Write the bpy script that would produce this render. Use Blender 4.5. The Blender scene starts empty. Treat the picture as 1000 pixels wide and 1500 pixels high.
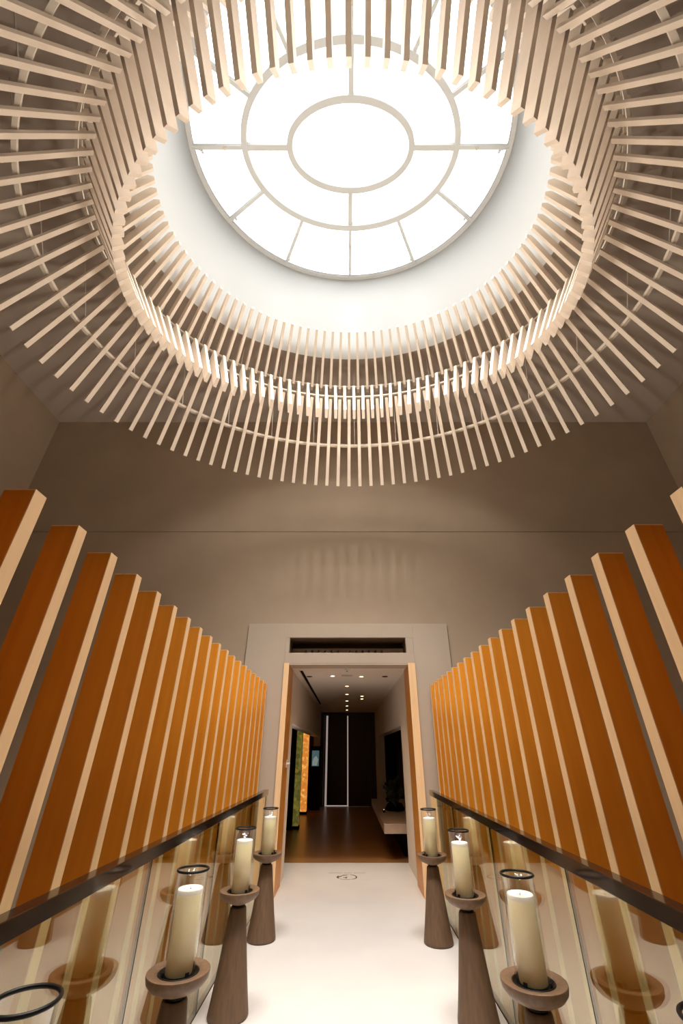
import bpy, bmesh, math, random
from mathutils import Vector, Matrix
random.seed(7)
C = bpy.context.scene.collection
SC = bpy.context.scene
pi = math.pi

# ------------------------------------------------------------------ camera
H = 1.55
cam_d = bpy.data.cameras.new('camera'); cam = bpy.data.objects.new('camera', cam_d); C.objects.link(cam)
cam_d.sensor_fit = 'VERTICAL'; cam_d.sensor_height = 36.0
cam_d.lens = 601.0 / 1500.0 * 36.0
cam_d.shift_x = -8.0 / 1500.0
cam_d.clip_start = 0.02; cam_d.clip_end = 200
cam.location = (0, 0, H)
cam.rotation_euler = (math.radians(90 + 30.14), 0, 0)
SC.camera = cam

# ------------------------------------------------------------------ world, view
SKY = 4.9
w = bpy.data.worlds.new('daylight'); SC.world = w; w.use_nodes = True
bg = w.node_tree.nodes['Background']
bg.inputs['Color'].default_value = (1.0, 0.985, 0.955, 1); bg.inputs['Strength'].default_value = SKY
SC.view_settings.view_transform = 'Standard'; SC.view_settings.look = 'None'
SC.view_settings.gamma = 1.0; SC.view_settings.use_curve_mapping = False
SC.view_settings.exposure = 0.0

# plan of the light well: an oval (kink ring of the slats) and its offsets
X0, YC, EA, EB = 0.060, 2.758, 2.882, 2.239
CEIL = 7.67; GLZ = 9.93
OPEN_W = 0.04; TOP_W = -0.29; TOPA, TOPB = 2.585, 2.145
ROOM_L, ROOM_R, ROOM_B, ROOM_F = -6.2, 6.45, -1.4, 6.65
PIT = -1.6

def plan(t, wv):
    n = Vector((EB*math.cos(t), EA*math.sin(t))); n.normalize()
    return Vector((X0+EA*math.cos(t), YC+EB*math.sin(t))) + n*wv, n

# portal: only guides sampling of the sky seen through the skylight
pd = bpy.data.lights.new('skylight_portal', 'AREA'); pd.shape = 'ELLIPSE'; pd.size = 2*(EA+.05); pd.size_y = 2*(EB+.05)
pd.cycles.is_portal = True
po = bpy.data.objects.new('skylight_portal', pd); C.objects.link(po); po.location = (X0, YC, GLZ+.25)

def strip(name, loc, rot, sx, sy, energy, color):
    ld = bpy.data.lights.new(name, 'AREA'); ld.shape = 'RECTANGLE'; ld.size = sx; ld.size_y = sy; ld.energy = energy; ld.color = color
    o = bpy.data.objects.new(name, ld); C.objects.link(o); o.location = loc; o.rotation_euler = rot; return o
RIM = 510; RIMC = (1, .95, .89); UPB = 0; UPF = 0; UPT = 118; UPC = (1, .91, .80)      # power and colour of the fill lamps added at the skylight and fin tops
def spot(name, loc, target, energy, angle, color=(1, .8, .58), blend=.8, size=.04):
    ld = bpy.data.lights.new(name, 'SPOT'); ld.energy = energy; ld.color = color
    ld.spot_size = math.radians(angle); ld.spot_blend = blend; ld.shadow_soft_size = size
    o = bpy.data.objects.new(name, ld); C.objects.link(o); o.location = loc
    o.rotation_euler = (Vector(target)-Vector(loc)).to_track_quat('-Z', 'Y').to_euler()
    return o

# ------------------------------------------------------------------ materials
MAT = {}
def mat(name, col, rough=.6, metal=0, noise=None, bump=0, spec=.5, emit=None, estr=0, stretch=(1, 1, 1), trans=0, sss=0, coat=0):
    """noise = (scale, colour2, detail)"""
    m = bpy.data.materials.new(name); m.use_nodes = True; nt = m.node_tree; N = nt.nodes; L = nt.links
    b = N['Principled BSDF']
    b.inputs['Base Color'].default_value = (*col, 1); b.inputs['Roughness'].default_value = rough
    b.inputs['Metallic'].default_value = metal; b.inputs['Specular IOR Level'].default_value = spec
    if coat: b.inputs['Coat Weight'].default_value = coat; b.inputs['Coat Roughness'].default_value = .06
    if emit: b.inputs['Emission Color'].default_value = (*emit, 1); b.inputs['Emission Strength'].default_value = estr
    if sss: b.inputs['Subsurface Weight'].default_value = sss; b.inputs['Subsurface Radius'].default_value = (.04, .025, .01); b.inputs['Subsurface Scale'].default_value = 1
    if noise:
        tc = N.new('ShaderNodeTexCoord'); mp = N.new('ShaderNodeMapping'); mp.inputs['Scale'].default_value = stretch
        nz = N.new('ShaderNodeTexNoise'); nz.inputs['Scale'].default_value = noise[0]; nz.inputs['Detail'].default_value = noise[2]
        mx = N.new('ShaderNodeMix'); mx.data_type = 'RGBA'
        mx.inputs[6].default_value = (*col, 1); mx.inputs[7].default_value = (*noise[1], 1)
        rp = N.new('ShaderNodeMapRange'); rp.inputs[1].default_value = .32; rp.inputs[2].default_value = .68
        L.new(tc.outputs['Object'], mp.inputs['Vector']); L.new(mp.outputs[0], nz.inputs['Vector'])
        L.new(nz.outputs['Fac'], rp.inputs[0]); L.new(rp.outputs[0], mx.inputs[0]); L.new(mx.outputs[2], b.inputs['Base Color'])
        if bump:
            bp = N.new('ShaderNodeBump'); bp.inputs['Strength'].default_value = bump; bp.inputs['Distance'].default_value = .01
            L.new(nz.outputs['Fac'], bp.inputs['Height']); L.new(bp.outputs[0], b.inputs['Normal'])
    MAT[name] = m; return m

mat('wall_plaster', (.46, .355, .255), .85, noise=(1.1, (.42, .32, .225), 5), bump=.05)
mat('ceiling_plaster', (.56, .48, .405), .9, noise=(.8, (.54, .46, .385), 4))
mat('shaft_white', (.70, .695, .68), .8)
mat('panel_plaster', (.52, .425, .335), .8, noise=(1.6, (.49, .40, .31), 4))
mat('hall_plaster', (.76, .67, .57), .8)
mat('floor_stone', (.74, .70, .665), .32, noise=(2.4, (.70, .66, .625), 6), spec=.4)
mat('hall_floor', (.34, .16, .055), .3, noise=(2.4, (.30, .14, .045), 6), spec=.3)
mat('pit_floor', (.42, .36, .30), .9)
mat('slat_wood', (.82, .70, .57), .55, noise=(6, (.77, .64, .51), 4), stretch=(1, 1, 1))
mat('hoop_wood', (.80, .69, .56), .55)
mat('fin_wood', (.80, .30, .022), .42, noise=(5, (.74, .26, .016), 6), stretch=(6, 6, .35), bump=.04)
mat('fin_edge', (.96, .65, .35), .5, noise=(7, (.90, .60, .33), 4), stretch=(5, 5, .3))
mat('portal_wood', (.70, .29, .05), .4, noise=(6, (.64, .25, .035), 5), stretch=(5, 5, .3))
mat('white_metal', (.72, .72, .70), .5)
mat('dark_metal', (.016, .009, .006), .12, spec=.5)
mat('black_metal', (.008, .007, .006), .4, spec=.25)
mat('stand_wood', (.16, .088, .045), .55, noise=(9, (.11, .065, .037), 5), stretch=(5, 5, .6), bump=.05)
mat('dish_wood', (.20, .115, .062), .5, noise=(14, (.15, .085, .045), 5), stretch=(3, 3, 3), bump=.04)
mat('candle_wax', (.98, .86, .56), .45, sss=.3)
mat('wick_black', (.03, .025, .02), .8)
mat('melt_glow', (.95, .92, .82), .25)
mat('niche_dark', (.20, .14, .085), .8)
mat('dark_wood', (.035, .016, .010), .5)
mat('black_matte', (.006, .005, .004), .7, spec=.05)
mat('lamp_lens', (1, .9, .75), .5, emit=(1, .78, .5), estr=6)
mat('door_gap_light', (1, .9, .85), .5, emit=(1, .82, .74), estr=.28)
mat('screen_image', (.1, .2, .25), .3, emit=(.12, .26, .30), estr=.35)
mat('screen_text', (.4, .5, .5), .3, emit=(.4, .55, .5), estr=.35)
mat('bench_stone', (.42, .30, .22), .4, noise=(8, (.36, .25, .18), 5))
mat('foliage_dark', (.02, .018, .010), .6)
mat('brass_inlay', (.10, .07, .045), .4, metal=.4)
mat('sign_black', (.008, .007, .006), .4)

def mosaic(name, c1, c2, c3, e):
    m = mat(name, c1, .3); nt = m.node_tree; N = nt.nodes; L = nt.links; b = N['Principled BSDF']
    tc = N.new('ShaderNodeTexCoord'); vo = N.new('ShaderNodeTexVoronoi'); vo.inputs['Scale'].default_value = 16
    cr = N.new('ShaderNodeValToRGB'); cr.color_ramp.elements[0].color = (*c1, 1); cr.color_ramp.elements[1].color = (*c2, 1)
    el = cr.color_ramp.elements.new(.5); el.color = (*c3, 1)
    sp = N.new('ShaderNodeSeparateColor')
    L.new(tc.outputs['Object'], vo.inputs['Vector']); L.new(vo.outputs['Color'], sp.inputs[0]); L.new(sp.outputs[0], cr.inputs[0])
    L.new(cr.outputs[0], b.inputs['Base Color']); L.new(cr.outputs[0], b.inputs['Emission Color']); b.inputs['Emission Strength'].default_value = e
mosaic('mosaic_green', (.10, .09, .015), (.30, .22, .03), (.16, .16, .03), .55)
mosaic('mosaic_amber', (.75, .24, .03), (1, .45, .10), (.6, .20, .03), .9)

def glassmat(name, tint, refl_ior, extra=0.0, rough=0.0, gtint=(.95, .95, .95)):
    m = bpy.data.materials.new(name); m.use_nodes = True; nt = m.node_tree; N = nt.nodes; L = nt.links
    for n in list(N):
        if n.type != 'OUTPUT_MATERIAL': N.remove(n)
    out = [n for n in N if n.type == 'OUTPUT_MATERIAL'][0]
    tr = N.new('ShaderNodeBsdfTransparent'); tr.inputs[0].default_value = (*tint, 1)
    gl = N.new('ShaderNodeBsdfGlossy'); gl.inputs['Color'].default_value = (*gtint, 1); gl.inputs['Roughness'].default_value = rough
    fr = N.new('ShaderNodeFresnel'); fr.inputs['IOR'].default_value = refl_ior
    ge = N.new('ShaderNodeNewGeometry'); io = N.new('ShaderNodeMapRange'); io.inputs[3].default_value = refl_ior; io.inputs[4].default_value = 1/refl_ior
    L.new(ge.outputs['Backfacing'], io.inputs[0]); L.new(io.outputs[0], fr.inputs['IOR'])
    ad = N.new('ShaderNodeMath'); ad.operation = 'ADD'; ad.inputs[1].default_value = extra; ad.use_clamp = True
    mx = N.new('ShaderNodeMixShader')
    L.new(fr.outputs[0], ad.inputs[0]); L.new(ad.outputs[0], mx.inputs[0]); L.new(tr.outputs[0], mx.inputs[1]); L.new(gl.outputs[0], mx.inputs[2])
    L.new(mx.outputs[0], out.inputs['Surface']); MAT[name] = m
glassmat('rail_glass', (.88, .90, .80), 1.55, .075, gtint=(.97, .94, .82))
glassmat('clear_glass', (.99, .985, .97), 1.35, 0)
glassmat('sky_glass', (.97, .98, .98), 1.3, 0)

# ------------------------------------------------------------------ mesh helpers
class MB:
    def __init__(s): s.v = []; s.f = []; s.smooth = set()
    def add(s, vs, fs, smooth=False):
        k = len(s.v); s.v += [tuple(v) for v in vs]
        for f in fs:
            if smooth: s.smooth.add(len(s.f))
            s.f.append([i+k for i in f])
    def box(s, x0, x1, y0, y1, z0, z1):
        s.add([(x0,y0,z0),(x1,y0,z0),(x1,y1,z0),(x0,y1,z0),(x0,y0,z1),(x1,y0,z1),(x1,y1,z1),(x0,y1,z1)],
              [(0,3,2,1),(4,5,6,7),(0,1,5,4),(1,2,6,5),(2,3,7,6),(3,0,4,7)])
    def prism(s, poly, axis_off):
        """poly: list of 3D points (planar); extruded symmetric by vector axis_off (full)"""
        n = len(poly); o = Vector(axis_off)*.5
        a = [Vector(p)-o for p in poly]; b = [Vector(p)+o for p in poly]
        s.add(a+b, [list(range(n))[::-1], list(range(n, 2*n))]+[(i, (i+1) % n, n+(i+1) % n, n+i) for i in range(n)])
    def lathe(s, prof, seg=40, c=(0, 0, 0), caps=True, smooth=True):
        k = len(prof); vs = []
        for i in range(seg):
            a = 2*pi*i/seg
            for r, z in prof: vs.append((c[0]+r*math.cos(a), c[1]+r*math.sin(a), c[2]+z))
        fs = []
        for i in range(seg):
            j = (i+1) % seg
            for q in range(k-1): fs.append((i*k+q, j*k+q, j*k+q+1, i*k+q+1))
        s.add(vs, fs, smooth)
        if caps:
            base = len(s.v)-len(vs)
            if prof[0][0] > 1e-6: s.f.append([base+i*k for i in range(seg)][::-1])
            if prof[-1][0] > 1e-6: s.f.append([base+i*k+k-1 for i in range(seg)])
    def torus(s, R, r, seg=48, ms=10, c=(0, 0, 0)):
        vs = [(c[0]+(R+r*math.cos(b))*math.cos(a), c[1]+(R+r*math.cos(b))*math.sin(a), c[2]+r*math.sin(b))
              for a in [2*pi*i/seg for i in range(seg)] for b in [2*pi*j/ms for j in range(ms)]]
        fs = [(i*ms+j, ((i+1) % seg)*ms+j, ((i+1) % seg)*ms+(j+1) % ms, i*ms+(j+1) % ms) for i in range(seg) for j in range(ms)]
        s.add(vs, fs, True)
    def sweep_oval(s, wv, z, hw, hh, n=208, z1=None):
        """rectangular hoop following the oval; hw half width in plan, hh half height"""
        vs = []
        for i in range(n):
            t = ts_at(i/n)
            for dw, dz in ((-hw, -hh), (hw, -hh), (hw, hh), (-hw, hh)):
                p, _ = plan(t, wv+dw); vs.append((p.x, p.y, z+dz))
        fs = [(i*4+j, i*4+(j+1) % 4, ((i+1) % n)*4+(j+1) % 4, ((i+1) % n)*4+j) for i in range(n) for j in range(4)]
        s.add(vs, fs)
    def tube(s, p, q, r, seg=8):
        p = Vector(p); q = Vector(q); d = (q-p).normalized(); u = d.orthogonal().normalized(); v = d.cross(u)
        vs = [p+(u*math.cos(2*pi*i/seg)+v*math.sin(2*pi*i/seg))*r for i in range(seg)]+[q+(u*math.cos(2*pi*i/seg)+v*math.sin(2*pi*i/seg))*r for i in range(seg)]
        s.add(vs, [(i, (i+1) % seg, seg+(i+1) % seg, seg+i) for i in range(seg)]+[list(range(seg))[::-1], list(range(seg, 2*seg))])
    def build(s, name, m, parent=None, bevel=0, fix=True):
        me = bpy.data.meshes.new(name); me.from_pydata(s.v, [], s.f); me.materials.append(MAT[m])
        if fix:
            bm = bmesh.new(); bm.from_mesh(me); bmesh.ops.recalc_face_normals(bm, faces=bm.faces); bm.to_mesh(me); bm.free()
        if s.smooth:
            for i in s.smooth: me.polygons[i].use_smooth = True
        o = bpy.data.objects.new(name, me); C.objects.link(o)
        if bevel:
            b = o.modifiers.new('bevel', 'BEVEL'); b.width = bevel; b.segments = 2; b.limit_method = 'ANGLE'
        if parent: o.parent = parent
        return o

def empty(name, loc, label, cat, group=None):
    o = bpy.data.objects.new(name, None); C.objects.link(o); o.location = loc; o.empty_display_size = .1
    o['label'] = label; o['category'] = cat
    if group: o['group'] = group
    return o
def tag(o, label, cat, group=None):
    o['label'] = label; o['category'] = cat
    if group: o['group'] = group
    return o
def struct(o): o['kind'] = 'structure'; return o
def bx(name, m, *a, parent=None, bevel=0):
    b = MB(); b.box(*a); return b.build(name, m, parent, bevel)
def copy_tree(o, parent=None):
    c = o.copy(); C.objects.link(c); c.parent = parent
    for ch in list(o.children): copy_tree(ch, c)
    return c

# arc-length parametrisation of the oval
_M = 2000; _cum = [0.0]
for _i in range(_M):
    a = 2*pi*_i/_M; b = 2*pi*(_i+1)/_M
    _cum.append(_cum[-1]+math.hypot(EA*(math.cos(b)-math.cos(a)), EB*(math.sin(b)-math.sin(a))))
def ts_at(u):
    s = (u % 1.0)*_cum[-1]
    lo, hi = 0, _M
    while hi-lo > 1:
        m = (lo+hi)//2
        if _cum[m] <= s: lo = m
        else: hi = m
    return 2*pi*(lo+(s-_cum[lo])/(_cum[lo+1]-_cum[lo]))/_M

# ================================================================== STRUCTURE
# ceiling slab with the oval opening
b = MB(); n = 160; vs = []; vt = []
rect = []
for i in range(n):
    t = 2*pi*i/n
    p, _ = plan(t, OPEN_W); d = Vector((math.cos(t)*EA, math.sin(t)*EB)).normalized()
    k = min(((ROOM_R+.3-p.x)/d.x if d.x > 1e-9 else 1e9), ((ROOM_L-.3-p.x)/d.x if d.x < -1e-9 else 1e9),
            ((ROOM_F+.3-p.y)/d.y if d.y > 1e-9 else 1e9), ((ROOM_B-.3-p.y)/d.y if d.y < -1e-9 else 1e9))
    rect.append((p, p+d*k))
# snap nearest outer points to the corners
cs = [Vector((x, y)) for x in (ROOM_L-.3, ROOM_R+.3) for y in (ROOM_B-.3, ROOM_F+.3)]
for c in cs:
    j = min(range(n), key=lambda i: (rect[i][1]-c).length); rect[j] = (rect[j][0], c)
vs = []
for z in (CEIL, CEIL+.2):
    for p, q in rect: vs += [(p.x, p.y, z), (q.x, q.y, z)]
fs = []
for i in range(n):
    j = (i+1) % n; N2 = 2*n
    fs += [(2*i, 2*j, 2*j+1, 2*i+1), (N2+2*i, N2+2*i+1, N2+2*j+1, N2+2*j), (2*i+1, 2*j+1, N2+2*j+1, N2+2*i+1), (2*i, N2+2*i, N2+2*j, 2*j)]
b.add(vs, fs); struct(b.build('ceiling', 'ceiling_plaster', fix=True))
# white shaft of the skylight
b = MB(); vs = []
prof = [(OPEN_W, CEIL+.01), (OPEN_W, GLZ+.05), (OPEN_W+.2, GLZ+.05), (OPEN_W+.2, CEIL+.21), (OPEN_W+.2, CEIL+.201)]
prof = [(OPEN_W, CEIL+.002), (TOP_W, GLZ+.02), (TOP_W+.3, GLZ+.02), (OPEN_W+.3, CEIL+.2)]
for i in range(n):
    for q, (wv, z) in enumerate(prof):
        if q in (1, 2): e_ = .3*(q-1); p = Vector((X0+(TOPA+e_)*math.cos(2*pi*i/n), YC+(TOPB+e_)*math.sin(2*pi*i/n)))
        else: p, _ = plan(2*pi*i/n, wv)
        vs.append((p.x, p.y, z))
k = len(prof)
b.add(vs, [(i*k+q, ((i+1) % n)*k+q, ((i+1) % n)*k+q+1, i*k+q+1) for i in range(n) for q in range(k-1)], True)
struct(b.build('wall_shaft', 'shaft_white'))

# walls
struct(bx('wall_left', 'wall_plaster', ROOM_L-.3, ROOM_L, ROOM_B, ROOM_F+.03, PIT, CEIL))
struct(bx('wall_right', 'wall_plaster', ROOM_R, ROOM_R+.3, ROOM_B, ROOM_F+.03, PIT, CEIL))
struct(bx('wall_back', 'dark_wood', ROOM_L-.3, ROOM_R+.3, ROOM_B-.3, ROOM_B, PIT, CEIL))
DL, DR, DT = -.965, 1.045, 2.71          # rough opening
WF = ROOM_F+.03
PL, PR, PT = -1.58, 1.61, 3.32           # plaster panel around the door
SL, SR, SB, ST = -.905, .930, 2.868, 3.10  # niche above the door
GZ = 5.01
b = MB()
b.box(ROOM_L-.3, DL, WF, WF+.3, PIT, GZ-.006)
b.box(DR, ROOM_R+.3, WF, WF+.3, PIT, GZ-.006)
b.box(DL, DR, WF, WF+.3, DT, SB); b.box(DL, SL, WF, WF+.3, SB, ST); b.box(SR, DR, WF, WF+.3, SB, ST); b.box(DL, DR, WF, WF+.3, ST, GZ-.006)
b.box(ROOM_L-.3, ROOM_R+.3, WF+.03, WF+.3, GZ-.006, GZ+.006)
b.box(ROOM_L-.3, ROOM_R+.3, WF, WF+.3, GZ+.006, CEIL)
b.box(DL, DR, WF, WF+.3, PIT, -.25)
struct(b.build('wall_front', 'wall_plaster'))
b = MB(); y0, y1 = ROOM_F, WF-.001
b.box(PL, DL, y0, y1, PIT, PT); b.box(DR, PR, y0, y1, PIT, PT)
b.box(DL, DR, y0, y1, DT, SB); b.box(DL, SL, y0, y1, SB, ST); b.box(SR, DR, y0, y1, SB, ST); b.box(DL, DR, y0, y1, ST, PT)
struct(b.build('trim_1', 'panel_plaster', bevel=.004))
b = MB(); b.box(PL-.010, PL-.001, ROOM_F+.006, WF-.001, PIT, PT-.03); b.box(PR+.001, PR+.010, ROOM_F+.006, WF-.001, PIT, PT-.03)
struct(b.build('trim_shadow_line', 'niche_dark'))  # dark strips draw the shadow line along both sides of the panel
# niche lining
b = MB(); yb = WF+.55
b.box(SL-.02, SR+.02, yb, yb+.05, SB-.05, ST+.05); b.box(SL-.02, SR+.02, WF+.3, yb, SB-.03, SB); b.box(SL-.02, SR+.02, WF+.3, yb, ST, ST+.03)
b.box(SL-.03, SL, WF+.3, yb, SB, ST); b.box(SR, SR+.03, WF+.3, yb, SB, ST)
struct(b.build('trim_2', 'niche_dark'))
b = MB(); b.box(SL+.001, SR-.001, WF+.004, WF+.3, SB+.001, SB+.004); b.box(SL+.001, SR-.001, WF+.004, WF+.3, ST-.004, ST-.001)
b.box(SL+.001, SL+.004, WF+.004, WF+.3, SB+.004, ST-.004); b.box(SR-.004, SR-.001, WF+.004, WF+.3, SB+.004, ST-.004)
struct(b.build('trim_3', 'niche_dark'))

# bridge deck and pit
struct(bx('floor', 'floor_stone', -1.02, 1.055, ROOM_B, 8.45, -.25, 0))
b = MB(); b.box(ROOM_L-.3, ROOM_R+.3, ROOM_B-.3, ROOM_F+.33, PIT-.2, PIT)
struct(b.build('floor_pit', 'pit_floor'))
# hall beyond the door
struct(bx('floor_hall', 'hall_floor', -3.2, 3.2, 8.45, 16.4, -.25, 0))
b = MB(); HL, HR, HC = -.90, .965, 2.70; OT = 1.93
b.box(HL-.2, HL, WF+.3, 7.60, -.02, HC+.1); b.box(HL-.2, HL, 7.60, 14.6, OT, HC+.1); b.box(HL-.2, HL, 15.6, 16.0, 0, HC+.1); b.box(HL-.2, HL, 14.6, 15.6, OT, HC+.1)
b.box(-3.2, HL-.2, 7.3, 7.6, 0, HC+.1); b.box(-3.2, -3.0, 7.6, 16, 0, HC+.1); b.box(-3.2, HL-.2, 7.6, 16, OT+.2, HC+.1)
struct(b.build('wall_hall_left', 'hall_plaster'))
b = MB()
b.box(HR, HR+.2, WF+.3, 8.30, -.02, HC+.1); b.box(HR, HR+.2, 8.30, 14.6, OT, HC+.1); b.box(HR, HR+.2, 14.6, 16.0, 0, HC+.1)
b.box(HR+.2, 3.2, 8.0, 8.3, 0, HC+.1); b.box(3.0, 3.2, 8.3, 16, 0, HC+.1); b.box(HR+.2, 3.2, 8.3, 16, OT+.2, HC+.1)
struct(b.build('wall_hall_right', 'hall_plaster'))
b = MB(); b.box(-3.2, -.78, 16.0, 16.3, 0, HC+.1); b.box(.76, 3.2, 16.0, 16.3, 0, HC+.1); b.box(-.78, .76, 16.0, 16.3, 2.60, HC+.1)
struct(b.build('wall_end', 'dark_wood'))
b = MB(); b.box(-3.2, 3.2, WF+.3, 7.19, HC, HC+.3); b.box(-3.2, -.80, 7.19, 16.3, HC, HC+.3); b.box(-.74, 3.2, 7.19, 16.3, HC, HC+.3); b.box(-.80, -.74, 13.3, 16.3, HC, HC+.3)
b.box(-.80, -.74, 7.19, 13.3, HC+.2, HC+.3); b.box(-.95, 1.0, WF+.3, 7.19, HC-.012, HC)
struct(b.build('ceiling_hall', 'hall_plaster'))
b = MB(); b.box(-.799, -.741, 7.2, 13.29, HC+.02, HC+.19); struct(b.build('trim_10', 'black_matte'))  # black strip added inside the ceiling slot to darken it
# oak door reveals
def reveal(nm, x0, x1):
    b = MB(); b.box(x0, x1, ROOM_F-.036, 7.16, 0.0, DT-.001); o = struct(b.build(nm, 'portal_wood'))
    b = MB(); b.box(x0, x1, ROOM_F-.04, ROOM_F-.0365, 0.0, DT-.001); b.build('pale_face', 'fin_edge', o); return o  # paler layer over the front face of the lining
reveal('trim_4', DL+.002, -.885); reveal('trim_5', .935, DR-.002)
b = MB(); b.box(-.8849, .9349, ROOM_F, WF+.3, DT-.022, DT-.001); struct(b.build('trim_6', 'panel_plaster'))

# ================================================================== SKYLIGHT
wn = empty('skylight', (X0, YC, GLZ), 'white framed oval skylight with two inner rings and spokes', 'skylight')
struct_z = GLZ
def ell_ring(a, bb, hw, z0, z1, n=120, loc=True):
    m = MB(); vs = []
    for i in range(n):
        t = 2*pi*i/n; c, s_ = math.cos(t), math.sin(t); nn = Vector((bb*c, a*s_)).normalized()
        for dw, z in ((-hw, z0), (hw, z0), (hw, z1), (-hw, z1)):
            vs.append((a*c+nn.x*dw, bb*s_+nn.y*dw, z))
    m.add(vs, [(i*4+j, i*4+(j+1) % 4, ((i+1) % n)*4+(j+1) % 4, ((i+1) % n)*4+j) for i in range(n) for j in range(4)])
    return m
RA1, RB1 = .975, .575; RA2, RB2 = 1.70, 1.165; RAo, RBo = TOPA-.01, TOPB-.01
ell_ring(RA1, RB1, .045, -.05, .10).build('inner_ring', 'white_metal', wn)
ell_ring(RA2, RB2, .045, -.05, .10).build('outer_ring', 'white_metal', wn)
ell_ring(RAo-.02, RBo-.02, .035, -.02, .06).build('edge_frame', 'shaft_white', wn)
def on(a, bb, t, d=0):
    return Vector((a*math.cos(t), bb*math.sin(t), 0))
def spoke(p, q, hw):
    m = MB(); d = (q-p).normalized(); s_ = Vector((-d.y, d.x, 0))*hw
    m.prism([p-s_+Vector((0, 0, .02)), q-s_+Vector((0, 0, .02)), q+s_+Vector((0, 0, .02)), p+s_+Vector((0, 0, .02))], (0, 0, .1)); return m.build('spoke', 'white_metal', wn)
for k in range(4):
    t = k*pi/2; spoke(on(RA1+.04, RB1+.04, t), on(RA2-.04, RB2-.04, t), .038)
for k in range(12):
    t = k*pi/6; spoke(on(RA2+.04, RB2+.04, t), on(RAo-.04, RBo-.04, t), .026)
for k in range(4):
    t = k*pi/2; p = on(RA2+.32, RB2+.32, t); m = MB(); m.lathe([(.0, -.045), (.028, -.045), (.028, -.029)], 12, (p.x, p.y, 0)); m.build('bolt', 'hall_plaster', wn)
def pane(a0, b0, a1, b1, t0, t1, n):
    m = MB(); vs = []
    for i in range(n+1):
        t = t0+(t1-t0)*i/n
        for aa, bb in ((a0, b0), (a1, b1)):
            for z in (.045, .06): vs.append((aa*math.cos(t), bb*math.sin(t), z))
    fs = []
    for i in range(n):
        a, c = i*4, (i+1)*4
        fs += [(a, a+2, c+2, c), (a+1, c+1, c+3, a+3), (a+2, a+3, c+3, c+2)] + ([(a, c, c+1, a+1)] if a0 > 0 else [])
    m.add(vs, fs); return m.build('pane', 'sky_glass', wn)
m = MB(); seg = 64; m.add([(RA1*.97*math.cos(2*pi*i/seg), RB1*.95*math.sin(2*pi*i/seg), z) for z in (.045, .06) for i in range(seg)],
      [list(range(seg))[::-1], list(range(seg, 2*seg))]+[(i, (i+1) % seg, seg+(i+1) % seg, seg+i) for i in range(seg)])
m.build('pane', 'sky_glass', wn)
for k in range(4): pane(RA1+.04, RB1+.04, RA2-.04, RB2-.04, k*pi/2+.02, (k+1)*pi/2-.02, 16)
for k in range(12): pane(RA2+.04, RB2+.04, RAo-.05, RBo-.05, k*pi/6+.01, (k+1)*pi/6-.01, 8)

# ================================================================== SLATTED SCREEN ROUND THE LIGHT WELL
cl = empty('slat_canopy', (X0, YC, CEIL), 'flared oval canopy of pale timber slats hung below the skylight', 'ceiling canopy')
O0 = Vector((X0, YC, CEIL))
NS = 104; TH = .050
KZ = H+5.08; OW, OZ = .66, H+3.78
def rz(t, wz): p, _ = plan(t, wz[0]); return Vector((p.x, p.y, wz[1]))-O0
def slat(name, t, poly, th):
    m = MB(); _, nn = plan(t, 0); tg = Vector((-nn.y, nn.x, 0))
    m.prism([rz(t, q) for q in poly], tg*th); return m.build(name, 'slat_wood', cl, fix=True)
d = Vector((OW, OZ-KZ)).normalized(); nr = Vector((-d.y, d.x))   # outward-up normal
if nr.y < 0: nr = -nr
DP = .032
outer_poly = [(0, KZ), (OW, OZ), (OW+nr.x*DP, OZ+nr.y*DP), (nr.x*DP, KZ+nr.y*DP)]
A_ = (-.383, H+4.29); B_ = (-.465, H+4.40)
K_ = (.03, KZ+.01); C_ = (.10, H+5.85)
leg_poly = [A_, B_, (B_[0]+.50, B_[1]+1.10), C_, K_]
leg_poly = [A_, B_, (.043, H+5.45), (.14, H+5.30), K_]
T0 = (-.28, H+6.45)
upper_poly = [(T0[0], T0[1]), (.17, H+5.50), (.31, H+5.56), (T0[0]+.16, T0[1]+.02), (T0[0]+.11, T0[1]+.10), (T0[0]+.03, T0[1]+.09)]
for i in range(NS):
    t = ts_at((i+.15)/NS)
    slat('outer_slat', t, outer_poly, TH); slat('upper_slat', t, upper_poly, .040)
    t2 = ts_at((i+.65)/NS)
    slat('hanging_slat', t2, leg_poly, .042)
def hoop(wv, z, hw, hh):
    m = MB(); m.sweep_oval(wv, z, hw, hh); m.v = [tuple(Vector(v)-O0) for v in m.v]; m.build('hoop', 'hoop_wood', cl)
hoop(.42, H+4.43, .020, .020)
hoop(.27, H+5.66, .015, .015)
hoop(.22, H+5.36, .015, .015)
for i in range(26):
    t = ts_at((i+.4)/26); a = rz(t, (.42, H+4.45)); c = rz(t, (1.05, CEIL-.002)); m = MB(); m.tube(a, c, .006, 6); m.build('hanger_rod', 'hall_plaster', cl)
for i in range(26):
    t = ts_at((i+.4)/26); a = rz(t, (.27, H+5.67)); c = rz(t, (.27, CEIL-.002)); m = MB(); m.tube(a, c, .006, 6); m.build('hanger_rod', 'hall_plaster', cl)

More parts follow.
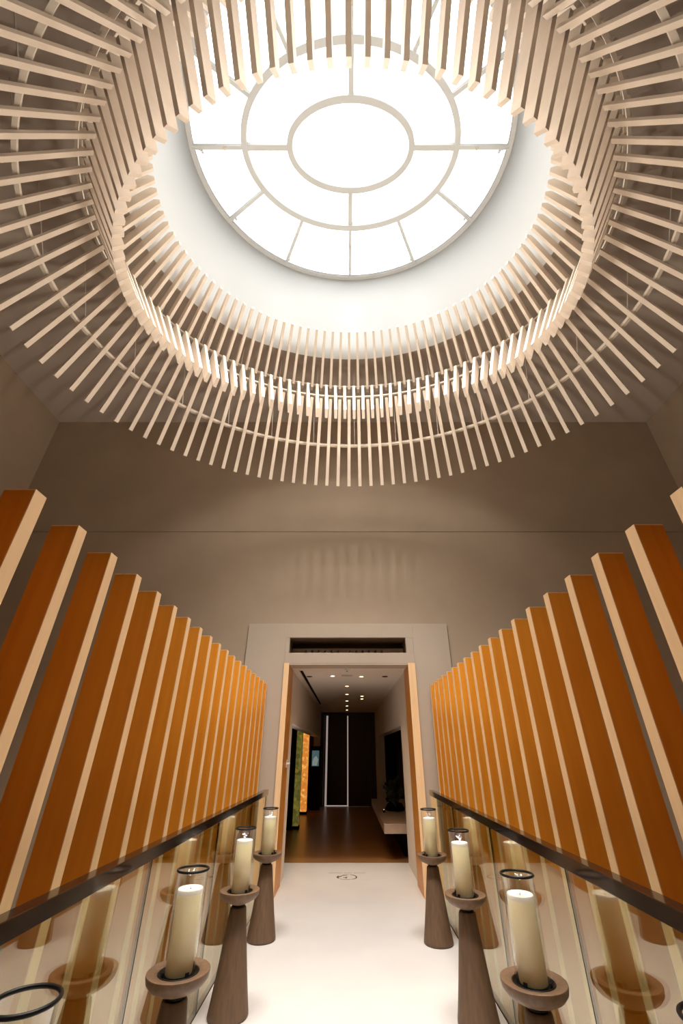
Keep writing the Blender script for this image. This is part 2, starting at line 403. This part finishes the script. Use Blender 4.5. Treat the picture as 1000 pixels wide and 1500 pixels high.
# fill lamps added under the edge frame of the skylight where the spokes meet it: small housings with a beam each
for k in range(12):
    t = k*pi/6; _, nn = plan(t, 0); p = Vector((X0+(TOPA-.24)*math.cos(t), YC+(TOPB-.24)*math.sin(t))); loc = Vector((p.x, p.y, GLZ-.19)); dr = Vector((-nn.x*.42, -nn.y*.42, -1)).normalized()
    m = MB(); m.tube((0, 0, 0), -dr*.05, .022, 14); hs = m.build('rim_fill_lamp', 'shaft_white', wn); hs.location = loc-Vector((X0, YC, GLZ))
    m = MB(); m.tube(-dr*.045, Vector((nn.x*.19, nn.y*.19, .160)), .006, 6); m.build('arm', 'white_metal', hs)
    if k in (8, 9, 10):      # the three at the viewer's end are turned towards the doorway
        spot('rim_fill_spot', loc+dr*.012, (p.x*.7, 6.3, 1.8), RIM*1.75, 62, RIMC, 1.0, .36)
    else:
        spot('rim_fill_spot', loc+dr*.012, loc+dr, RIM, 72, RIMC, 1.0, .22)

# ================================================================== FIN SCREENS
def fins(name, label, x0, x1, y0, n, zt, th, step):
    r = empty(name, ((x0+x1)/2, y0, PIT), label, 'timber fins')
    for k in range(n):
        y = y0+k*step; m = MB(); xa, xb = min(x0, x1), max(x0, x1); cx, cy = (x0+x1)/2, y0
        inner = xb if abs(xb) < abs(xa) else xa; sg = 1 if inner == xa else -1
        m.box(*sorted((inner-cx+sg*.0041, (xa+xb)-inner-cx)), y-cy, y+th-cy, .12, zt-PIT-.0041); f = m.build('fin', 'fin_wood', r)
        m = MB(); m.box(*sorted((inner-cx, inner-cx+sg*.004)), y-cy-.0005, y+th-cy+.0005, .12, zt-PIT); m.box(*sorted((inner-cx+sg*.0041, (xa+xb)-inner-cx)), y-cy-.0005, y+th-cy+.0005, zt-PIT-.004, zt-PIT); m.build('pale_face', 'fin_edge', f)  # paler layer over the inner face and top of each fin
    ye = y0+(n-1)*step+th; m = MB(); m.box(min(x0, x1)-(x0+x1)/2-.01, max(x0, x1)-(x0+x1)/2+.01, -.02, ye-y0, 0, .119); m.build('base_rail', 'dark_metal', r)
    return r
fins('fin_screen', 'row of tall orange timber fins beside the bridge on its left', -1.19, -1.312, 1.312-.29*8, 27, 2.415, .063, .2905)
fins('fin_screen', 'row of tall orange timber fins beside the bridge on its right', 1.226, 1.350, 1.545-.2913*8, 26, 2.386, .063, .2913)

# small fill uplights added on the tops of some fins, washing the canopy
for sd, xc, y0, zt, st_ in ((-1, -1.272, 1.312, 2.415, .2905), (1, 1.309, 1.545, 2.386, .2913)):
    for k in range(8):
        y = y0+st_*(-3+2*k)+.0315
        o = empty('fin_fill_uplight', (xc, y, zt), ['first', 'second', 'third', 'fourth', 'fifth', 'sixth', 'seventh', 'eighth'][k]+' small added fill uplight from the front on top of the '+('left' if sd < 0 else 'right')+' fins', 'uplight', 'added fill uplights on the fins')
        m = MB(); m.lathe([(.018, 0), (.018, .006), (.015, .006), (.015, .003), (0, .003)], 14); m.build('can', 'black_metal', o)
        spot('fin_fill_lamp', (xc, y, zt+.007), (xc-sd*4.2, y+.1, zt+4.4), UPT, 92, UPC, 1.0, .015)

# ================================================================== RAILINGS
def railing(side, xg, joints, yend, label):
    r = empty('glass_railing', (xg, 2.6, 0), label, 'railing')
    s = side
    # xg inner face of glass; s = -1 left, +1 right
    for a, c in zip(joints[:-1], joints[1:]):
        m = MB(); xa, xb = sorted((0, s*.012)); m.box(xa, xb, a-2.6+.003, c-2.6-.003, .002, 1.0575); m.build('glass_panel', 'rail_glass', r)
    m = MB(); xa, xb = sorted((-s*.02, s*.045))
    xa, xb = sorted((-s*.020, s*.040))
    m.box(xa, xb, joints[0]-2.6, yend-2.6, 1.058, 1.115)
    m.build('handrail', 'dark_metal', r, bevel=.003)
    m = MB(); xa, xb = sorted((s*.022, s*.05)); m.box(xa, xb, joints[0]-2.6, joints[-1]-2.6, -.2, -.02); m.build('base_channel', 'dark_metal', r)
    for j in joints[1:-1]:
        m = MB(); xa, xb = sorted((-s*.0008, s*.0115)); m.box(xa, xb, j-2.6-.0027, j-2.6+.0027, .002, 1.0572); m.build('panel_joint', 'black_matte', r)
    return r
railing(-1, -1.024, [-1.17, .15, 1.47, 2.79, 4.11, 5.43, 6.40], 6.33, 'clear glass balustrade with dark handrail on the left of the bridge')
railing(1, 1.06, [-1.2, .10, 1.35, 2.60, 3.84, 5.08, 6.34], 6.27, 'clear glass balustrade with dark handrail on the right of the bridge')

# ================================================================== CANDLE STANDS
def make_stand():
    r = empty('candle_stand', (0, 0, 0), 'x', 'candle stand')
    m = MB(); m.lathe([(.128, 0), (.136, .008), (.1355, .02), (.125, .08), (.106, .2), (.089, .32), (.072, .44), (.058, .545), (.052, .553)], 48); m.build('cone_base', 'stand_wood', r)
    m = MB(); m.lathe([(.045, .5535), (.045, .566)], 32); m.build('collar', 'black_metal', r)
    m = MB(); m.lathe([(.050, .5665), (.060, .571), (.092, .582), (.124, .598), (.141, .617), (.1455, .634), (.1455, .643), (.1452, .6448), (.1440, .6455), (.141, .6455), (.120, .643), (.097, .639), (.0955, .6385), (.095, .630)], 56); m.build('dish', 'dish_wood', r)
    m = MB(); m.lathe([(.0, .6305), (.0945, .6305), (.0945, .6405), (.088, .6405), (.0865, .634), (.0, .634)], 40, caps=False); cup = m.build('metal_cup', 'black_metal', r)
    for k in range(4):
        a = pi/4+k*pi/2; m = MB(); c, s_ = math.cos(a), math.sin(a)
        m.box(-.002, .002, -.009, .009, 0, .020); m.v = [(c*(x+.0815)-s_*y, s_*(x+.0815)+c*y, z+.6345) for x, y, z in m.v]; m.build('clip', 'black_metal', cup)
    return r
def make_candle():
    r = empty('pillar_candle', (0, 0, .6345), 'x', 'candle')
    m = MB(); m.lathe([(.0, 0), (.060, 0), (.062, .003), (.062, .302), (.0600, .3060), (.055, .3064), (.046, .301), (.02, .2985), (.0, .298)], 48, caps=False); m.build('wax_body', 'candle_wax', r)
    m = MB(); m.lathe([(.0625, .288), (.0625, .3025), (.0605, .3068), (.055, .307), (.046, .3015), (.024, .299), (.0, .2988)], 48, caps=False); m.build('melt_glow_top', 'melt_glow', r)  # whiter wax paints the bright glow into the melted top
    m = MB(); m.torus(.019, .0022, 24, 6, (0, 0, .3005)); m.build('wax_pool_edge', 'melt_glow', r)
    m = MB(); m.tube((0, 0, .2993), (.002, .001, .312), .0016, 6); m.build('wick', 'wick_black', r)
    return r
def make_hurricane():
    r = empty('hurricane_glass', (0, 0, .6345), 'x', 'glass shade')
    m = MB(); m.lathe([(.0735, .0), (.0735, .376), (.0765, .376), (.0765, .0), (.0735, 0)], 56, caps=False); m.build('glass_cylinder', 'clear_glass', r)
    m = MB(); m.torus(.077, .0055, 56, 10, (0, 0, .379)); m.build('rim', 'black_metal', r)
    return r
names = {('L', 0): 'at the far left end of the bridge by the doorway', ('L', 1): 'third from the front on the left side', ('L', 2): 'second from the front on the left side', ('L', 3): 'nearest the viewer on the left side',
         ('R', 0): 'at the far right end of the bridge by the doorway', ('R', 1): 'third from the front on the right side', ('R', 2): 'second from the front on the right side', ('R', 3): 'nearest the viewer on the right side'}
pos = {('L', 0): (-.812, 5.38), ('L', 1): (-.803, 4.09), ('L', 2): (-.800, 2.785), ('L', 3): (-.795, 1.485),
       ('R', 0): (.852, 5.30), ('R', 1): (.860, 3.985), ('R', 2): (.850, 2.69), ('R', 3): (.855, 1.40)}
st0, ca0, hu0 = make_stand(), make_candle(), make_hurricane()
first = True
for k, (x, y) in pos.items():
    S, K, G = (st0, ca0, hu0) if first else (copy_tree(st0), copy_tree(ca0), copy_tree(hu0)); first = False
    rz_ = 0
    S.location = (x, y, 0); K.location = (x, y, .6345); G.location = (x, y, .6345)
    for o in (S, K, G): o.rotation_euler = (0, 0, rz_)
    side = names[k]
    tag(S, 'conical brown candle stand '+side, 'candle stand', 'candle stands along the bridge')
    tag(K, 'cream pillar candle '+side, 'candle', 'pillar candles along the bridge')
    tag(G, 'clear glass cylinder '+side, 'glass cylinder', 'hurricane glasses along the bridge')

# ================================================================== HALL CONTENT
# doors at the far end
def leaf(nm, x0, x1):
    r = empty(nm, ((x0+x1)/2, 16.03, 0), '', 'door'); del r['label']; del r['category']; r['kind'] = 'structure'
    hw = (x1-x0)/2; m = MB(); m.box(-hw, hw, 0, .05, .03 if x0 < -.5 else .004, 2.598); m.build('door_leaf', 'dark_wood', r)
    for k in range(4):
        m = MB(); xx = -hw+.04+k*(2*hw-.08)/4; m.box(xx+.004, xx+(2*hw-.08)/4-.004, -.008, -.0005, .08, 2.54); m.build('door_board', 'dark_wood', r)
    return r
d1 = leaf('door_1', -.655, .005); d2 = leaf('door_2', .045, .72)
m = MB(); m.tube((-.27, -.045, .95), (-.27, -.045, 1.35), .012, 8); m.build('door_handle', 'black_metal', d1)
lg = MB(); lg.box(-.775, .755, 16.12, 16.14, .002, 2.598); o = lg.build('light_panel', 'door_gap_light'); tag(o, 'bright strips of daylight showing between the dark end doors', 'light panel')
b = MB(); b.box(-.775, -.72, 16.01, 16.09, 0.001, 2.599); b.box(.721, .76, 16.01, 16.09, 0, 2.6); b.box(-.04+.002, .045, 16.0, 16.0001, 2.599, 2.6); struct(b.build('trim_7', 'dark_wood'))
# mosaic pillars in the left opening
def pillar(x0, x1, y, mt, label, yd=.22):
    r = empty('mosaic_pillar', ((x0+x1)/2, y+yd/2, 0), label, 'pillar'); hw = (x1-x0)/2
    m = MB(); m.box(-hw, hw, -yd/2, yd/2, .06, OT+.19); m.build('pillar_shaft', mt, r)
    m = MB(); m.box(-hw-.015, hw+.015, -yd/2-.015, yd/2+.015, 0, .0595); m.build('plinth', 'black_matte', r)
pillar(-1.29, -1.115, 11.63, 'mosaic_green', 'green gold mosaic pillar inside the left opening of the hall')
pillar(-1.32, -1.15, 14.14, 'mosaic_amber', 'glowing amber mosaic pillar behind the green one in the hall')
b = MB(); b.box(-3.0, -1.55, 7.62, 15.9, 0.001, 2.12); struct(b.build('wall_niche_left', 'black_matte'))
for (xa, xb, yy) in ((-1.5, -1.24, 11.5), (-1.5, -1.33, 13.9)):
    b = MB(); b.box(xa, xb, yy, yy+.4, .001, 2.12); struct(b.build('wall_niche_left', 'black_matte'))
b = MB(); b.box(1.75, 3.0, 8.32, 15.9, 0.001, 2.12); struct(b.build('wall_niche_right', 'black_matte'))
# dark curtain panels in the right opening
cu = empty('drape', (1.66, 14.4, 0), 'dark drape hanging in folds inside the right opening of the hall', 'curtain')
for k in range(10):
    m = MB(); m.lathe([(.09, .02), (.10, 1.0), (.09, 2.11)], 12, (.05*math.sin(k*2.1), -1.5+k*.22, 0)); m.build('fold', 'dark_wood', cu)
# kiosk
ks = empty('display_totem', (-.99, 15.05, 0), 'black upright display totem with a small lit screen in the hall', 'display')
m = MB(); m.box(-.16, .16, 0, .12, 0, 1.66); m.build('totem_body', 'black_matte', ks, bevel=.01)
m = MB(); m.box(-.11, .11, -.012, -.001, 1.12, 1.54); sc = m.build('screen', 'screen_image', ks)
m = MB(); m.add([(-.09, -.0135, 1.14), (.05, -.0135, 1.14), (.09, -.0135, 1.3), (.02, -.0135, 1.4), (-.05, -.0135, 1.34), (-.09, -.0135, 1.25)], [(0, 1, 2, 3, 4, 5)]); m.build('screen_shape', 'screen_text', sc, fix=False)
# bench
bn = empty('floating_bench', (1.1, 10.4, 0), 'long low stone ledge on a dark plinth along the right of the hall', 'bench')
m = MB(); m.box(-.49, .55, -1.98, 2.1, .37, .50); m.build('ledge_top', 'bench_stone', bn, bevel=.006)
m = MB(); m.box(-.12, .5, -1.5, 2.0, 0, .3695); m.build('plinth', 'black_matte', bn)
# arrangement on the bench
ar = empty('driftwood_arrangement', (.97, 10.2, .5), 'dark twisted foliage arrangement standing on the stone ledge', 'arrangement')
m = MB(); m.lathe([(.0, 0), (.17, 0), (.20, .03), (.16, .10), (.14, .12)], 24); m.build('bowl', 'black_matte', ar)
random.seed(3)
for k in range(34):
    a = random.uniform(0, 2*pi); e = random.uniform(.1, 1.3); L_ = random.uniform(.15, .42)
    p = Vector((0, random.uniform(-.3, .5), .1)); q = p+Vector((math.cos(a)*math.cos(e)*.6, math.sin(a)*math.cos(e), math.sin(e)))*L_
    m = MB(); md = (p+q)/2+Vector((random.uniform(-.05, .05), random.uniform(-.05, .05), .03)); m.tube(p, md, .016, 6); m.tube(md, q, .010, 6)
    s_ = Vector((random.uniform(-.06, .06), random.uniform(-.06, .06), .06)); m.add([q, q+s_+Vector((.05, 0, 0)), q+s_*2, q+s_-Vector((.05, 0, 0)), q+s_+Vector((0, 0, .012))], [(0, 1, 4), (1, 2, 4), (2, 3, 4), (3, 0, 4), (0, 3, 2, 1)])
    m.build('twig', 'foliage_dark', ar)
for nm, x, y, lb in (('candle_cup', .72, 9.85, 'small lit candle cup at the aisle edge of the stone ledge'), ('candle_cup', 1.22, 9.6, 'small lit candle cup at the wall side of the stone ledge')):
    r = empty(nm, (x, y, .5005), lb, 'candle', 'candle cups on the ledge')
    m = MB(); m.lathe([(.022, 0), (.028, .05), (.026, .05), (.020, .004)], 16); m.build('cup', 'brass_inlay', r)
    m = MB(); m.lathe([(.0, .02), (.018, .02), (.018, .046), (0, .05)], 12); m.build('wax', 'lamp_lens', r)

# hall ceiling fittings
def downlight(x, y, lit, lb, power=6):
    r = empty('downlight', (x, y, HC), lb, 'downlight', 'downlights in the hall ceiling')
    m = MB(); m.lathe([(.036, -.004), (.052, -.004), (.054, -.0005), (.036, -.0005), (.036, -.004)], 24, caps=False); m.build('bezel', 'panel_plaster' if lit else 'black_matte', r)
    m = MB(); m.lathe([(.0, -.006), (.035 if lit else .05, -.006), (.035 if lit else .05, -.0045), (0, -.0045)], 20); m.build('lens', 'lamp_lens' if lit else 'black_matte', r)
    if lit: spot('hall_lamp', (x, y, HC-.01), (x, y, 0), power, 100, (1, .68, .38), .9, .03)
downlight(-.678, 7.89, False, 'unlit black downlight near the left wall of the hall ceiling')
downlight(.685, 7.89, False, 'unlit black downlight near the right wall of the hall ceiling')
downlight(-.256, 7.82, True, 'lit downlight left of the hall centre line by the doorway', 45)
downlight(.259, 7.89, True, 'lit downlight right of the hall centre line by the doorway', 45)
for k, (y, wd) in enumerate(((9.17, 'nearest'), (10.61, 'second'), (12.1, 'third'), (13.56, 'fourth'), (15.0, 'farthest'))):
    downlight(0.0, y, True, wd+' lit downlight of the row down the hall centre', 3)
downlight(.369, 10.98, True, 'nearer lit downlight of the pair right of the hall centre', 2)
downlight(.388, 11.58, True, 'farther lit downlight of the pair right of the hall centre', 2)
r = empty('smoke_detector', (0, 7.0, HC-.0125), 'small white smoke detector under the door lintel', 'smoke detector')
m = MB(); m.lathe([(.0, -.035), (.035, -.035), (.045, -.02), (.05, 0)], 28); m.build('housing', 'white_metal', r)
m = MB(); m.lathe([(.0, -.042), (.012, -.042), (.014, -.0355)], 14); m.build('sensor', 'black_metal', r)
r = empty('ceiling_speaker', (0, 7.78, HC), 'round ceiling speaker grille behind the door lintel', 'speaker')
m = MB(); m.lathe([(.0, -.006), (.09, -.006), (.1, -.0005)], 32); m.build('grille', 'panel_plaster', r)
m = MB(); m.torus(.07, .003, 32, 6, (0, 0, -.006)); m.build('grille_ring', 'hall_plaster', r)
# latch on left reveal
r = empty('door_latch', (-.885, 7.05, 1.38), 'small metal latch on the left oak door lining', 'latch')
m = MB(); m.box(0, .006, -.02, .02, -.05, .05); m.build('plate', 'white_metal', r); m = MB(); m.tube((.006, 0, 0), (.05, 0, 0), .012, 10); m.build('knob', 'white_metal', r)

# low dark shapes in the niche above the door, built as small unlit spotlights
def bank(xs, y, z, sy, power, grp, lbs, tgt_y):
    for i, x in enumerate(xs):
        o = empty('niche_spotlight', (x, y, z), lbs[i], 'spotlight', grp)
        m = MB(); m.box(-.022, .022, -.02, .02, 0, .006); m.build('foot', 'sign_black', o)
        d_ = Vector((0, sy*.75, .66)).normalized(); c0 = Vector((0, 0, .022))
        m = MB(); m.tube(c0-d_*.014, c0+d_*.014, .016, 12); m.build('lamp_head', 'sign_black', o)
        if power[i]: spot('niche_lamp', Vector((x, y, z))+c0+d_*.018, Vector((x*1.6, tgt_y, KZ)), power[i], 105, UPC, 1.0, .03)
ordn = ['first', 'second', 'third', 'fourth', 'fifth', 'sixth']
xs = [-.645+i*.10 for i in range(6)]+[.045+i*.10 for i in range(6)]
bank(xs, ROOM_F+.03, SB+.0045, -1, [UPF if i % 2 == 0 else 0 for i in range(12)], 'small spotlights in the niche above the door',
     [ordn[i % 6]+' dark spotlight from the left in the '+('left' if i < 6 else 'right')+' group above the door' for i in range(12)], 2.4)
# inlaid emblem and line of lettering on the hall floor
em = empty('floor_emblem', (0, 7.60, 0), 'dark round emblem under a faint line of lettering, inlaid in the floor', 'emblem')
def arc(r0, a0, a1, wd, cx=0, cy=0, sy=1, nm='emblem_stroke'):
    m = MB(); n = 14; vs = []
    for i in range(n+1):
        a = math.radians(a0+(a1-a0)*i/n); ww = wd*(.4+.6*math.sin(pi*i/n))
        for rr in (r0-ww, r0+ww):
            for z in (.0005, .0015): vs.append((cx+rr*math.cos(a), cy+rr*sy*math.sin(a), z))
    fs = []
    for i in range(n): a, c = i*4, i*4+4; fs += [(a, c, c+2, a+2), (a+1, a+3, c+3, c+1), (a, a+1, c+1, c), (a+2, c+2, c+3, a+3)]
    m.add(vs, fs); m.build(nm, 'brass_inlay', em)
for a0, a1, wd in ((-60, 70, .010), (80, 120, .006), (150, 215, .012), (222, 292, .006)): arc(.135, a0, a1, wd)
arc(.05, 20, 200, .008, -.04, .03); arc(.03, 180, 330, .008, -.02, -.01); arc(.04, 120, 240, .008, .02, -.03); arc(.02, 0, 300, .006, -.10, .02)
for i in range(22):
    x = -.26+i*.0245
    if i in (8, 14): continue
    m = MB(); m.box(x, x+.004, .20, .235, .0005, .0015); m.box(x+.0041, x+.015, (.231 if i % 2 else .215), (.235 if i % 2 else .219), .0005, .0015); m.build('letter', 'brass_inlay', em)
